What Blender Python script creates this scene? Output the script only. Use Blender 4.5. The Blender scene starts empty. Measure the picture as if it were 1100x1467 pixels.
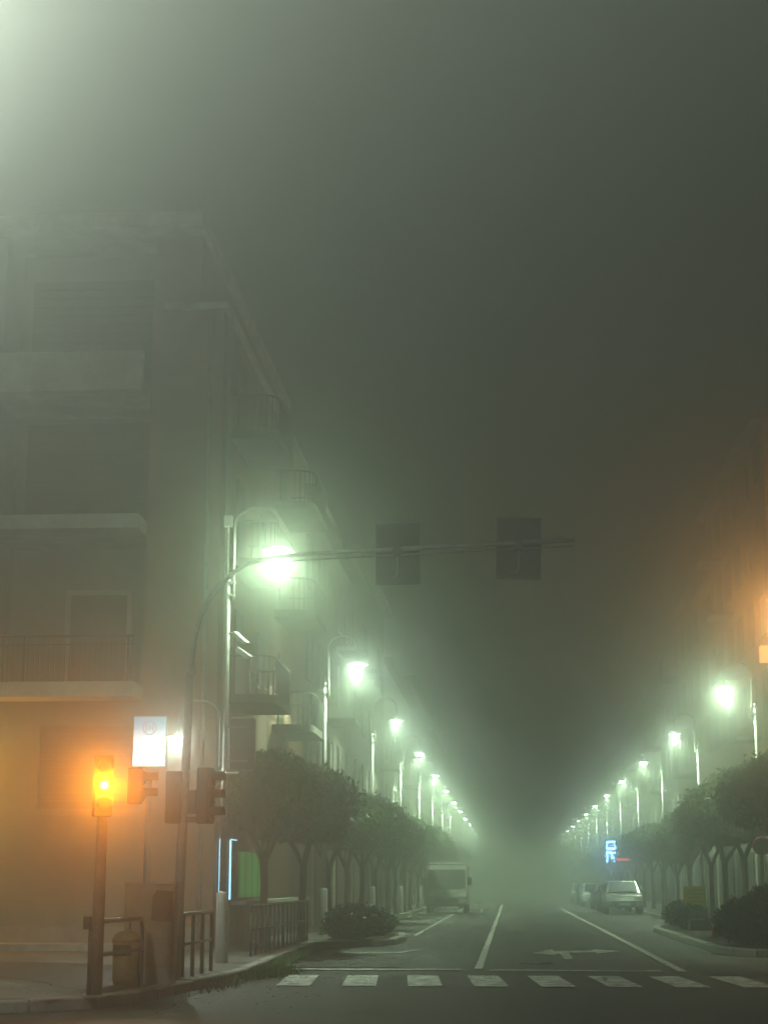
import bpy, math, random
import numpy as np
from mathutils import Vector, Matrix
R = math.radians
sc = bpy.context.scene
COL = sc.collection

# ------------------------------------------------------------------ camera
CAM_Z = 1.6
PITCH, YAW = 11.98, 4.05
cam_d = bpy.data.cameras.new('camera')
cam_d.sensor_fit = 'VERTICAL'; cam_d.sensor_height = 36.0
cam_d.lens = 2500.0 / 1467.0 * 36.0
cam_d.clip_start = 0.1; cam_d.clip_end = 3000
cam = bpy.data.objects.new('camera', cam_d); COL.objects.link(cam)
cam.location = (0, 0, CAM_Z)
cam.rotation_euler = (R(90 + PITCH), 0, R(YAW))
sc.camera = cam

# ------------------------------------------------------------------ night sky, exposure
W = bpy.data.worlds.new('World'); sc.world = W; W.use_nodes = True
bg = W.node_tree.nodes['Background']
bg.inputs[0].default_value = (0.034, 0.055, 0.036, 1)
bg.inputs[1].default_value = 0.06
sc.view_settings.view_transform = 'Standard'
sc.view_settings.look = 'None'
sc.view_settings.gamma = 1.0
sc.view_settings.exposure = -0.25
sc.view_settings.use_curve_mapping = False
cy = sc.cycles
cy.max_bounces = 5; cy.diffuse_bounces = 2; cy.glossy_bounces = 2; cy.transmission_bounces = 3
cy.volume_bounces = 0; cy.transparent_max_bounces = 6
cy.use_light_tree = True
cy.use_adaptive_sampling = True; cy.adaptive_threshold = 0.02
cy.use_denoising = True
cy.caustics_reflective = False; cy.caustics_refractive = False
cy.sample_clamp_indirect = 4.0

FOG_DENSITY = 0.0180
FOG_ANISO = 0.15   # broad haze
FOG_HALO = 0.95    # second fog part added as lens bloom: the tight halos round the lamps
HALO_SHARE = 0.64
LAMP_W = 2900.0          # street lamp, main downward beam
GLARE_W = 290.0          # light spilling from its glass in every direction
LAMP_COL = (0.70, 1.0, 0.64)
AMBER = (1.0, 0.25, 0.01)

# ------------------------------------------------------------------ materials
def new_mat(name):
    m = bpy.data.materials.new(name); m.use_nodes = True
    nt = m.node_tree
    return m, nt, nt.nodes['Principled BSDF']

def mat(name, c, rough=0.7, metal=0.0, var=0.25, scale=6.0, bump=0.0, bscale=40.0, spec=0.4, c2=None, dirt=0.0):
    m, nt, p = new_mat(name)
    N, L = nt.nodes, nt.links
    tc = N.new('ShaderNodeTexCoord')
    n1 = N.new('ShaderNodeTexNoise'); n1.inputs['Scale'].default_value = scale
    n1.inputs['Detail'].default_value = 6; n1.inputs['Roughness'].default_value = 0.65
    L.new(tc.outputs['Object'], n1.inputs['Vector'])
    rp = N.new('ShaderNodeValToRGB')
    rp.color_ramp.elements[0].position = 0.32; rp.color_ramp.elements[1].position = 0.68
    a = c2 if c2 else tuple(v * (1 - var) for v in c)
    b = c if c2 else tuple(min(1, v * (1 + var)) for v in c)
    rp.color_ramp.elements[0].color = (*a, 1); rp.color_ramp.elements[1].color = (*b, 1)
    L.new(n1.outputs['Fac'], rp.inputs['Fac'])
    out = rp.outputs['Color']
    if dirt:
        n3 = N.new('ShaderNodeTexNoise'); n3.inputs['Scale'].default_value = scale * 0.23
        n3.inputs['Detail'].default_value = 8; n3.inputs['Roughness'].default_value = 0.75
        L.new(tc.outputs['Object'], n3.inputs['Vector'])
        r3 = N.new('ShaderNodeValToRGB')
        r3.color_ramp.elements[0].position = 0.45; r3.color_ramp.elements[1].position = 0.62
        L.new(n3.outputs['Fac'], r3.inputs['Fac'])
        mx = N.new('ShaderNodeMix'); mx.data_type = 'RGBA'
        ml = N.new('ShaderNodeMath'); ml.operation = 'MULTIPLY'; ml.inputs[1].default_value = dirt
        L.new(r3.outputs['Color'], ml.inputs[0]); L.new(ml.outputs[0], mx.inputs['Factor'])
        L.new(out, mx.inputs['A']); mx.inputs['B'].default_value = (c[0] * .25, c[1] * .24, c[2] * .2, 1)
        out = mx.outputs['Result']
    L.new(out, p.inputs['Base Color'])
    p.inputs['Metallic'].default_value = metal
    p.inputs['Specular IOR Level'].default_value = spec
    rr = N.new('ShaderNodeMapRange'); rr.inputs['To Min'].default_value = max(0.02, rough - .12); rr.inputs['To Max'].default_value = min(1, rough + .12)
    L.new(n1.outputs['Fac'], rr.inputs['Value']); L.new(rr.outputs['Result'], p.inputs['Roughness'])
    if bump:
        n2 = N.new('ShaderNodeTexNoise'); n2.inputs['Scale'].default_value = bscale; n2.inputs['Detail'].default_value = 5
        L.new(tc.outputs['Object'], n2.inputs['Vector'])
        bp = N.new('ShaderNodeBump'); bp.inputs['Strength'].default_value = bump; bp.inputs['Distance'].default_value = 0.02
        L.new(n2.outputs['Fac'], bp.inputs['Height']); L.new(bp.outputs['Normal'], p.inputs['Normal'])
    return m

def emis(name, c, s):
    m, nt, p = new_mat(name)
    p.inputs['Base Color'].default_value = (*[v * .3 for v in c], 1)
    p.inputs['Emission Color'].default_value = (*c, 1)
    p.inputs['Emission Strength'].default_value = s
    m.cycles.emission_sampling = 'NONE' if s > 8 else 'AUTO'
    return m

M_ASPH = mat('asphalt', (0.040, 0.041, 0.036), .66, var=.35, scale=1.3, bump=.6, bscale=60, c2=(0.018, 0.019, 0.016), dirt=.4)
M_PAVE = mat('pavement_paving', (0.17, 0.165, 0.145), .75, var=.3, scale=1.7, bump=.35, bscale=35, dirt=.6)
M_KERB = mat('kerb_concrete', (0.40, 0.40, 0.36), .75, var=.25, scale=5, bump=.4, bscale=30, dirt=.5)
M_SOIL = mat('soil', (0.05, 0.042, 0.03), .95, var=.4, scale=9, bump=.9, bscale=22)
M_GALV = mat('galvanised_steel', (0.33, 0.34, 0.32), .55, .2, var=.18, scale=14, bump=.06, bscale=30, dirt=.25)
M_DARKM = mat('dark_painted_steel', (0.030, 0.034, 0.030), .42, .2, var=.3, scale=12, bump=.1, bscale=50)
M_BLACK = mat('black_polycarbonate', (0.008, 0.012, 0.009), .5, 0, var=.3, scale=9)
M_WHITEP = mat('white_painted_housing', (0.72, 0.73, 0.70), .5, 0, var=.1, scale=9, dirt=.2)
M_CAB = mat('weathered_cabinet_plastic', (0.34, 0.30, 0.20), .65, 0, var=.3, scale=2.2, bump=.15, bscale=20, dirt=.75)
M_POSTER = mat('torn_poster', (0.07, 0.055, 0.035), .85, 0, var=.6, scale=6, dirt=.5)
M_BIN = mat('old_bin_paint', (0.26, 0.21, 0.07), .7, 0, var=.45, scale=5, bump=.3, bscale=24, dirt=.7)
M_STUCC_P = mat('rose_brown_stucco', (0.27, 0.17, 0.115), .9, 0, var=.18, scale=.8, bump=.25, bscale=30, dirt=.35)
M_STUCC_G = mat('grey_green_stucco', (0.19, 0.20, 0.155), .9, 0, var=.2, scale=.7, bump=.25, bscale=30, dirt=.4)
M_STUCC_L = mat('pale_stucco', (0.36, 0.38, 0.32), .88, 0, var=.14, scale=.8, bump=.25, bscale=30, dirt=.35)
M_STUCC_O = mat('ochre_stucco', (0.36, 0.23, 0.12), .9, 0, var=.16, scale=.7, bump=.25, bscale=30, dirt=.35)
M_SLAB = mat('white_balcony_concrete', (0.56, 0.57, 0.52), .8, 0, var=.14, scale=1.5, bump=.2, bscale=25, dirt=.35)
M_OLDST = mat('old_painted_steel', (0.17, 0.15, 0.12), .6, .1, var=.3, scale=7, bump=.1, bscale=40, dirt=.5)
M_SLABD = mat('darkened_concrete', (0.12, 0.12, 0.10), .85, 0, var=.3, scale=2, bump=.2, bscale=25, dirt=.6)  # concrete darkened so slabs and cornices don't catch the lamp light
M_STUCC_D = mat('dark_stucco', (0.11, 0.105, 0.08), .92, 0, var=.2, scale=.8, bump=.25, bscale=30, dirt=.4)
M_SHUT = mat('dark_roller_shutter', (0.085, 0.08, 0.06), .6, 0, var=.2, scale=5)
M_SHOPD = mat('dark_shop_front', (0.06, 0.05, 0.032), .6, 0, var=.3, scale=3)
M_CONCR = mat('grey_concrete', (0.30, 0.29, 0.26), .85, 0, var=.2, scale=2, bump=.3, bscale=25, dirt=.5)
M_BARK = mat('bark', (0.055, 0.045, 0.030), .95, 0, var=.4, scale=8, bump=.9, bscale=18)
M_GLASS = mat('dark_glass', (0.02, 0.024, 0.022), .5, 0, var=.2, scale=2, spec=.3)
M_RED = mat('red_paint', (0.42, 0.04, 0.025), .55, 0, var=.2, scale=8, dirt=.3)
M_SIGNBK = mat('sign_back_aluminium', (0.22, 0.23, 0.21), .55, .35, var=.2, scale=5, dirt=.3)
M_ORANGEP = mat('orange_plastic', (0.70, 0.13, 0.03), .5, 0, var=.15, scale=8, dirt=.2)
M_YEL = mat('yellow_sign_face', (0.62, 0.55, 0.06), .55, 0, var=.12, scale=7, dirt=.2)
M_CARS = mat('silver_car_paint', (0.45, 0.46, 0.45), .28, .5, var=.05, scale=3, spec=.6)
M_CARD = mat('dark_car_paint', (0.05, 0.055, 0.06), .25, .3, var=.08, scale=3, spec=.6)
M_CARW = mat('white_car_paint', (0.62, 0.63, 0.60), .3, 0, var=.06, scale=3, spec=.6)
M_RUB = mat('tyre_rubber', (0.02, 0.02, 0.02), .85, 0, var=.2, scale=15)
M_TAIL = mat('red_tail_glass', (0.25, 0.01, 0.01), .2, 0, var=.1, scale=9)
M_LENS = mat('unlit_signal_glass', (0.05, 0.035, 0.02), .2, 0, var=.2, scale=9)
M_FALLEN = mat('fallen_leaf', (0.10, 0.08, 0.03), .8, 0, var=.4, scale=2)

def leaf_mat(name, a, b):
    m, nt, p = new_mat(name)
    N, L = nt.nodes, nt.links
    tc = N.new('ShaderNodeTexCoord'); g = N.new('ShaderNodeTexNoise')
    g.inputs['Scale'].default_value = 2.6; g.inputs['Detail'].default_value = 7; g.inputs['Roughness'].default_value = .8
    L.new(tc.outputs['Object'], g.inputs['Vector'])
    rp = N.new('ShaderNodeValToRGB'); rp.color_ramp.elements[0].position = .35; rp.color_ramp.elements[1].position = .68
    rp.color_ramp.elements[0].color = (*a, 1); rp.color_ramp.elements[1].color = (*b, 1)
    L.new(g.outputs['Fac'], rp.inputs['Fac']); L.new(rp.outputs['Color'], p.inputs['Base Color'])
    p.inputs['Roughness'].default_value = .5
    p.inputs['Specular IOR Level'].default_value = .35
    return m
M_LEAF = leaf_mat('evergreen_leaf', (0.016, 0.045, 0.010), (0.055, 0.120, 0.024))
M_BUSH = leaf_mat('bush_leaf', (0.012, 0.040, 0.012), (0.035, 0.085, 0.022))
M_GRASS = leaf_mat('grass_blade', (0.03, 0.11, 0.015), (0.09, 0.22, 0.03))

# worn road paint: white paint that has rubbed through to the asphalt
def paint_mat():
    m, nt, p = new_mat('worn_road_paint'); N, L = nt.nodes, nt.links
    tc = N.new('ShaderNodeTexCoord')
    n = N.new('ShaderNodeTexNoise'); n.inputs['Scale'].default_value = 3.2; n.inputs['Detail'].default_value = 10; n.inputs['Roughness'].default_value = .8
    L.new(tc.outputs['Object'], n.inputs['Vector'])
    rp = N.new('ShaderNodeValToRGB')
    rp.color_ramp.elements[0].position = .43; rp.color_ramp.elements[1].position = .55
    rp.color_ramp.elements[0].color = (.13, .13, .12, 1); rp.color_ramp.elements[1].color = (.78, .78, .74, 1)
    L.new(n.outputs['Fac'], rp.inputs['Fac']); L.new(rp.outputs['Color'], p.inputs['Base Color'])
    p.inputs['Roughness'].default_value = .6
    return m
M_PAINT = paint_mat()

E_LAMP = emis('lamp_glass', (0.78, 0.90, 1.0), 260)
E_LAMPN = emis('near_lamp_glass', (0.86, 1.0, 0.86), 160)
E_AMB = emis('lit_amber_glass', (1.0, 0.42, 0.08), 26)
E_NEON = emis('cyan_neon_tube', (0.30, 0.72, 1.0), 4)
E_GREEN = emis('green_lit_blind', (0.05, 0.60, 0.08), .36)
E_GREEN2 = emis('green_blind_shade', (0.05, 0.50, 0.08), .13)  # dimmer copy of the lit blind, fold shade put into its glow
E_BLUE = emis('blue_led', (0.12, 0.36, 1.0), 14)
E_WHITEB = emis('bluish_white_led', (0.35, 0.70, 1.0), 40)
E_REDL = emis('red_led', (1.0, 0.16, 0.10), 4)
E_DOT = emis('blue_dot_led', (0.25, 0.5, 1.0), 16)
E_ORNG = emis('orange_lantern_glass', (1.0, 0.46, 0.16), 2.2)
E_WARM = emis('pale_headlamp_glass', (0.8, 0.9, 0.7), 1.2)

def lightbox_mat():
    # printed light box: pale blue sheet, tubes behind its lower half
    m, nt, p = new_mat('lightbox_face'); N, L = nt.nodes, nt.links
    tc = N.new('ShaderNodeTexCoord'); sp = N.new('ShaderNodeSeparateXYZ'); L.new(tc.outputs['Object'], sp.inputs[0])
    mr = N.new('ShaderNodeMapRange'); mr.inputs['From Min'].default_value = .0; mr.inputs['From Max'].default_value = 1.05
    L.new(sp.outputs['Z'], mr.inputs['Value'])
    rp = N.new('ShaderNodeValToRGB'); e = rp.color_ramp.elements
    e[0].position = 0; e[0].color = (.92, 1, 1, 1); e[1].position = .9; e[1].color = (.26, .54, .72, 1)
    x = e.new(.45); x.color = (.72, .92, 1, 1)
    L.new(mr.outputs['Result'], rp.inputs['Fac']); L.new(rp.outputs['Color'], p.inputs['Emission Color'])
    r2 = N.new('ShaderNodeMapRange'); r2.inputs['To Min'].default_value = 3.4; r2.inputs['To Max'].default_value = 1.15; p.inputs['Base Color'].default_value = (.05,.05,.05,1)
    r2.inputs['From Min'].default_value = .1; r2.inputs['From Max'].default_value = .75
    L.new(mr.outputs['Result'], r2.inputs['Value']); L.new(r2.outputs['Result'], p.inputs['Emission Strength'])
    return m
M_BOXF = lightbox_mat()

# ------------------------------------------------------------------ mesh helpers
class MB:
    def __init__(s): s.v = []; s.f = []
    def box(s, x0, x1, y0, y1, z0, z1, mt=None):
        b = len(s.v)
        for p in ((x0,y0,z0),(x1,y0,z0),(x1,y1,z0),(x0,y1,z0),(x0,y0,z1),(x1,y0,z1),(x1,y1,z1),(x0,y1,z1)):
            s.v.append(tuple(mt @ Vector(p)) if mt else p)
        for q in ((0,3,2,1),(4,5,6,7),(0,1,5,4),(1,2,6,5),(2,3,7,6),(3,0,4,7)): s.f.append(tuple(b+i for i in q))
        return s
    def cbox(s, c, d, mt=None):
        return s.box(c[0]-d[0]/2, c[0]+d[0]/2, c[1]-d[1]/2, c[1]+d[1]/2, c[2]-d[2]/2, c[2]+d[2]/2, mt)
    def tube(s, pts, r, n=10, caps=True):
        pts = [Vector(p) for p in pts]
        rs = r if isinstance(r, (list, tuple)) else [r]*len(pts)
        b = len(s.v); up = None
        for i, p in enumerate(pts):
            t = (pts[min(i+1, len(pts)-1)] - pts[max(i-1, 0)]).normalized()
            if up is None:
                up = Vector((0,0,1)) if abs(t.z) < .9 else Vector((1,0,0))
            x = (up - t*up.dot(t)).normalized(); y = t.cross(x); up = x
            for k in range(n):
                a = 2*math.pi*k/n
                s.v.append(tuple(p + (x*math.cos(a) + y*math.sin(a))*rs[i]))
        for i in range(len(pts)-1):
            for k in range(n):
                k2 = (k+1) % n
                s.f.append((b+i*n+k, b+i*n+k2, b+(i+1)*n+k2, b+(i+1)*n+k))
        if caps:
            s.f.append(tuple(b+k for k in range(n))[::-1]); s.f.append(tuple(b+(len(pts)-1)*n+k for k in range(n)))
        return s
    def prism(s, prof, axis, a, b_):
        # prof: 2D outline; axis 'x': (y,z) outline run along x ; 'y': (x,z) along y ; 'z': (x,y) along z
        b = len(s.v); n = len(prof)
        for t in (a, b_):
            for (u, w) in prof:
                s.v.append({'x': (t,u,w), 'y': (u,t,w), 'z': (u,w,t)}[axis])
        for k in range(n):
            k2 = (k+1) % n; s.f.append((b+k, b+k2, b+n+k2, b+n+k))
        s.f.append(tuple(b+k for k in range(n))[::-1]); s.f.append(tuple(b+n+k for k in range(n)))
        return s
    def quad(s, *p):
        b = len(s.v); s.v += [tuple(q) for q in p]; s.f.append(tuple(range(b, b+len(p)))); return s
    def mesh(s, name, m):
        me = bpy.data.meshes.new(name); me.from_pydata(s.v, [], s.f)
        me.update()
        import bmesh
        bm = bmesh.new(); bm.from_mesh(me); bmesh.ops.recalc_face_normals(bm, faces=bm.faces); bm.to_mesh(me); bm.free()
        if m: me.materials.append(m)
        return me
    def build(s, name, m, parent=None, loc=None, bevel=0, smooth=False, label=None):
        me = s.mesh(name, m)
        o = bpy.data.objects.new(name, me); COL.objects.link(o)
        if parent: o.parent = parent
        if loc is not None: o.location = loc
        if smooth:
            me.polygons.foreach_set('use_smooth', [len(p.vertices) == 4 for p in me.polygons])
        if bevel:
            b = o.modifiers.new('bevel', 'BEVEL'); b.width = bevel; b.segments = 2; b.limit_method = 'ANGLE'; b.angle_limit = R(40)
        if label: o['label'] = label
        return o

def tag(o, label=None, cat=None, group=None, kind=None):
    if label: o['label'] = label
    if cat: o['category'] = cat
    if group: o['group'] = group
    if kind: o['kind'] = kind
    return o
def empty(name, loc, rz=0, label=None, cat=None, group=None):
    o = bpy.data.objects.new(name, None); COL.objects.link(o)
    o.location = loc; o.rotation_euler = (0, 0, rz); o.empty_display_size = .3
    return tag(o, label, cat, group)
def copy_tree(o, parent=None):
    c = o.copy(); COL.objects.link(c)
    if parent: c.parent = parent
    for ch in list(o.children): copy_tree(ch, c)
    return c
def place(m, name, parent, loc, rot=(0,0,0), scale=(1,1,1)):
    o = bpy.data.objects.new(name, m); COL.objects.link(o); o.parent = parent
    o.location = loc; o.rotation_euler = rot; o.scale = scale
    return o
def light(name, kind, loc, energy, color, parent=None, size=.1, rot=(0,0,0), cone=None, blend=.3):
    d = bpy.data.lights.new(name, kind); d.energy = energy; d.color = color
    d.shadow_soft_size = size
    if kind == 'SPOT': d.spot_size = R(cone); d.spot_blend = blend
    o = bpy.data.objects.new(name, d); COL.objects.link(o); o.location = loc; o.rotation_euler = rot
    if parent: o.parent = parent
    return o

# ================================================================== THE GROUND
g = MB()
g.quad((-400,-60,0),(400,-60,0),(400,900,0),(-400,900,0))
tag(g.build('ground', M_SOIL, loc=(0,0,-.05)), kind='structure')

# carriageway with a side street to left and right in front of the camera (gridded so it is not one flat sheet)
def sheet(name, x0, x1, y0, y1, z, m, step=1.0, amp=.006, kind='structure'):
    nx = max(1, int((x1-x0)/step)); ny = max(1, int((y1-y0)/step))
    xs = np.linspace(x0, x1, nx+1); ys = np.linspace(y0, y1, ny+1)
    rng = np.random.default_rng(3)
    V = [(x, y, z + amp*math.sin(x*.9+y*.23)*math.sin(y*.37-x*.4)) for y in ys for x in xs]
    F = [(j*(nx+1)+i, j*(nx+1)+i+1, (j+1)*(nx+1)+i+1, (j+1)*(nx+1)+i) for j in range(ny) for i in range(nx)]
    me = bpy.data.meshes.new(name); me.from_pydata(V, [], F); me.materials.append(m); me.update()
    o = bpy.data.objects.new(name, me); COL.objects.link(o)
    return tag(o, kind=kind)
sheet('road', -60, 60, -30, 420, -.012, M_ASPH, step=1.5, amp=.006)

# pavements: kerb line polygons, stones along the edge
KH = .13
left_line = [(-60,21.3),(-16,21.5),(-9,21.9),(-6.9,22.2),(-5.9,22.7),(-5.25,23.6),(-5.05,25),(-4.92,27),(-4.72,29),(-4.62,31),(-4.72,34.5),(-4.88,40),(-4.98,45.6)]
left_line2 = [(-4.98,45.6),(-3.6,46.4),(-3.1,47.3),(-3.0,50),(-3.2,53.5),(-4.98,55),(-5.0,75),(-5.0,120),(-5.0,420)]
right_line = [(60,38.2),(12,38.6),(7.2,39.0),(5.6,39.8),(4.85,41.4),(4.75,44),(4.75,60),(5.1,63.5),(6.6,65.2),(6.7,90),(6.7,420)]
def pavement(name, line, xout):
    b = MB(); pts = line
    # fan strips between the kerb line and the far outside edge
    for (a, c) in zip(pts, pts[1:]):
        b.quad((a[0],a[1],KH),(c[0],c[1],KH),(xout,c[1],KH) if c[1] > a[1] else (xout,a[1],KH),(xout,a[1],KH)) if True else None
    return b
def poly_sheet(name, line, xout, yend, m):
    import bmesh
    bm = bmesh.new()
    vs = [bm.verts.new((p[0], p[1], KH)) for p in line] + [bm.verts.new((xout, yend, KH))]
    f = bm.faces.new(vs)
    bmesh.ops.triangulate(bm, faces=bm.faces)
    bmesh.ops.recalc_face_normals(bm, faces=bm.faces)
    for ff in bm.faces:
        if ff.normal.z < 0: ff.normal_flip()
    me = bpy.data.meshes.new(name); bm.to_mesh(me); bm.free(); me.materials.append(m)
    o = bpy.data.objects.new(name, me); COL.objects.link(o)
    return tag(o, kind='structure')
pav_l = poly_sheet('pavement', left_line + left_line2[1:], -60, 420, M_PAVE)
pav_r = poly_sheet('pavement', right_line, 60, 420, M_PAVE)

# kerb stones: single stones where they can be told apart, one strip beyond
def resample(line, step):
    out = []; 
    P = [Vector((*p, 0)) for p in line]
    i = 0; pos = P[0]; out.append(pos.copy()); left = step
    for a, c in zip(P, P[1:]):
        d = (c-a).length; t = 0
        while d - t >= left:
            t += left; out.append(a + (c-a)*(t/d)); left = step
        left -= d - t
    out.append(P[-1]); return out
stone_mesh = None
def kerb(line, step, near_y, inward):
    global stone_mesh
    root = bpy.data.objects.new('kerb', None); COL.objects.link(root); tag(root, kind='structure')
    random.seed(5)
    pts = resample(line, step); n = 0; far = MB()
    for a, c in zip(pts, pts[1:]):
        d = (c - a); ln = d.length
        if ln < .05: continue
        rz = math.atan2(d.y, d.x); mid = (a + c)/2
        if mid.y < near_y and abs(mid.x) < 14:
            if stone_mesh is None:
                mb = MB().prism([(-.06,-.05),(.14,-.05),(.14,.145),(-.04,.145),(-.06,.12)], 'x', -.5, .5)
                stone_mesh = mb.mesh('kerb_stone', M_KERB)
            o = place(stone_mesh, 'kerb_stone', root, (mid.x, mid.y, random.uniform(-.008,.008)), (0,random.uniform(-.006,.006),rz+random.uniform(-.008,.008)), (ln-.02, inward, 1))
        else:
            mt = Matrix.Translation((mid.x, mid.y, 0)) @ Matrix.Rotation(rz, 4, 'Z')
            far.box(-ln/2+.01, ln/2-.01, -.04*1, .14, -.05, .145, mt) if inward > 0 else far.box(-ln/2+.01, ln/2-.01, -.14, .04, -.05, .145, mt)
    if far.v:
        o = far.build('far_kerb_run', M_KERB, root); tag(o, kind='stuff')
kerb(left_line + left_line2[1:], 1.0, 66, 1)
kerb(right_line, 1.0, 74, -1)

# planting beds inside the kerb bulges
def flat_poly(name, pts, z, m, kind='structure', parent=None, label=None):
    b = MB().quad(*[(p[0], p[1], z) for p in pts]); o = b.build(name, m, parent)
    for pl in o.data.polygons:
        if pl.normal.z < 0: pl.flip()
    if kind: o['kind'] = kind
    return o
flat_poly('planting_bed', [(-4.8,46.0),(-3.7,46.8),(-3.35,47.5),(-3.25,50),(-3.4,53.2),(-4.8,54.6)], KH+.012, M_SOIL)
flat_poly('planting_bed', [(5.05,41.6),(7.4,40.2),(7.4,63),(5.2,63.2),(4.98,60),(4.98,44)], KH+.012, M_SOIL)
# a lighter concrete apron and a dark sheet painted as shade on the near left pavement
flat_poly('concrete_apron', [(-14,22.6),(-6.2,22.85),(-5.75,23.4),(-7.6,26.8),(-14,30.5)], KH+.008, M_CONCR)
flat_poly('shade_patch', [(-14,30.8),(-7.4,27.2),(-5.5,23.9),(-5.25,27.5),(-5.2,31.0),(-8.6,33.2),(-14,33.6)], KH+.006, M_ASPH)

# painted markings
mk = bpy.data.objects.new('road_markings', None); COL.objects.link(mk); tag(mk, kind='structure')
def mark(name, pts, z=.004):
    o = flat_poly(name, pts, z, M_PAINT, kind=None, parent=mk); return o
for k in range(-0, 11):
    x = -3.72 + 1.045*k; w = .54; s = -.20
    mark('crossing_stripe', [(x,28.35),(x+w,28.35),(x+w+s,31.6),(x+s,31.6)])
mark('stop_line', [(-4.35,33.55),(-.95,33.55),(-.95,33.95),(-4.35,33.95)])
mark('stop_line', [(-.42,33.4),(2.75,33.3),(2.75,33.65),(-.42,33.8)])
mark('centre_line', [(-.70,34.1),(-.55,34.1),(-.55,130),(-.70,130)])
mark('edge_line', [(3.03,33.2),(3.20,33.2),(3.20,110),(3.03,110)])
mark('edge_line', [(-3.0,55),(-2.88,55),(-2.88,110),(-3.0,110)])
# direction arrow in the right lane: straight on and left/right
mark('lane_arrow', [(1.12,38.4),(1.30,38.4),(1.32,41.9),(1.95,42.2),(1.95,41.4),(2.55,42.9),(1.95,44.2),(1.95,43.2),(1.0,42.9),(.98,44.0),(.45,41.6),(.95,40.6),(1.10,41.5)])
mark('bay_corner', [(-3.9,41.3),(-2.55,41.3),(-2.15,43.6),(-2.35,43.6),(-2.7,41.75),(-3.9,41.75)])
for k in range(8):
    y = 60 + 5.6*k
    mark('bay_line', [(-4.9,y),(-3.0,y),(-3.0,y+.12),(-4.9,y+.12)])
    mark('bay_line', [(3.2,y+8),(6.5,y+8),(6.5,y+8.12),(3.2,y+8.12)])
M_PATCH = mat('newer_asphalt', (0.022, 0.022, 0.021), .7, var=.3, scale=3, bump=.5, bscale=70)
M_OLDA = mat('bleached_asphalt', (0.075, 0.074, 0.066), .8, var=.3, scale=2.5, bump=.6, bscale=50, dirt=.3)
rd = bpy.data.objects.new('road_repairs', None); COL.objects.link(rd); tag(rd, kind='structure')
for mm, pts_ in ((M_PATCH, [(-4.3,34.6),(-2.2,34.5),(-2.1,39.6),(-4.4,39.8)]), (M_PATCH, [(.9,44.6),(2.6,44.5),(2.7,57),(1.0,57.2)]),
                 (M_OLDA, [(1.2,20.5),(4.4,20.3),(4.2,25.8),(2.6,26.4),(1.3,24.9)]), (M_PATCH, [(3.4,36.2),(4.6,36.0),(4.6,31.9),(3.5,32.3)]), (M_OLDA, [(-.3,60),(.4,60),(.5,84),(-.4,84)])):
    flat_poly('asphalt_patch', pts_, .0018, mm, kind=None, parent=rd)
crk = MB(); rg = random.Random(8)
for (x0_, y0_, a_) in ((-2.2,22.5,1.2),(.8,24.0,.3),(1.8,29.5,1.9),(-.2,37,1.4),(-3.8,30,2.2),(2.4,38.5,.7)):
    x_, y_, w_ = x0_, y0_, .02
    for q in range(26):
        a_ += rg.uniform(-.55,.55); nx_, ny_ = x_+.16*math.cos(a_), y_+.16*math.sin(a_)
        dx_, dy_ = -math.sin(a_)*w_, math.cos(a_)*w_
        crk.quad((x_-dx_,y_-dy_,.0075),(nx_-dx_,ny_-dy_,.0075),(nx_+dx_,ny_+dy_,.0075),(x_+dx_,y_+dy_,.0075)); x_, y_ = nx_, ny_
o = crk.build('tar_seam', M_PATCH, rd); o['kind'] = 'stuff'
tag(MB().tube([(0,0,0),(0,0,.012)], .33, 20).build('manhole_cover', M_DARKM, loc=(.5,36.5,-.004)),
    'round iron manhole cover set in the asphalt beyond the stop line', 'manhole cover')

# ================================================================== BUILDINGS
# ---- corner block on the left. front wall plane y=40, side wall plane x=-6.7
BX = -6.7; BY = 40.0; LX = -8.45; BACK = 57.0
cb = empty('corner_building', (BX, BY, 0), label='tall rose brown corner apartment block with loggias behind the amber signal', cat='building')
def rel(b): # vertices given in world coordinates -> local of the building
    b.v = [(v[0]-BX, v[1]-BY, v[2]) for v in b.v]; return b
w = MB()
w.box(LX, BX, BY, BACK, 0, 15.3); w.box(LX, BX-.62, BY+.25, BACK, 15.3, 17.2)                                   # corner pier and body along the street
rel(w).build('wall', M_STUCC_P, cb)
w = MB().box(-30, LX, BY, BY+.4, .0, 5.72)                          # ground floor front
w.box(-30, LX, BY+1.6, BACK, 5.72, 17.2)                            # wall behind the loggias
w.box(-30, -12.12, BY+.02, BY+1.6, 6.07, 9.6); w.box(-30, -12.12, BY+.02, BY+1.6, 9.97, 12.93); w.box(-30, -12.12, BY+.02, BY+1.6, 13.9, 17.2)
w.box(-30, LX, BY+.4, BACK, 0, 5.6)
rel(w).build('wall', M_STUCC_G, cb)
rel(MB().box(LX+.3, BX+.12, BY-.12, BACK, 15.18, 15.36)).build('string_course', M_SLAB, cb, bevel=.02)
rel(MB().box(-30, BX-.5, BY-.4, BACK, 17.2, 17.6)).build('cornice', M_SLAB, cb, bevel=.03)
rel(MB().box(-30, BX-.7, BY-.1, BACK, 17.6, 17.95)).build('roof_parapet', M_STUCC_G, cb)
for (z0, z1) in ((5.72,6.07),(9.62,9.96)):
    rel(MB().box(-30, LX+.0, BY-1.0, BY+1.6, z0, z1)).build('balcony_slab', M_SLAB, cb, bevel=.02)
rel(MB().box(-30, LX+.0, BY-1.0, BY-.82, 12.93, 13.9).box(-30, LX, BY-.82, BY+1.6, 12.93, 13.15)).build('balcony_parapet', M_SLAB, cb, bevel=.02)
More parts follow.
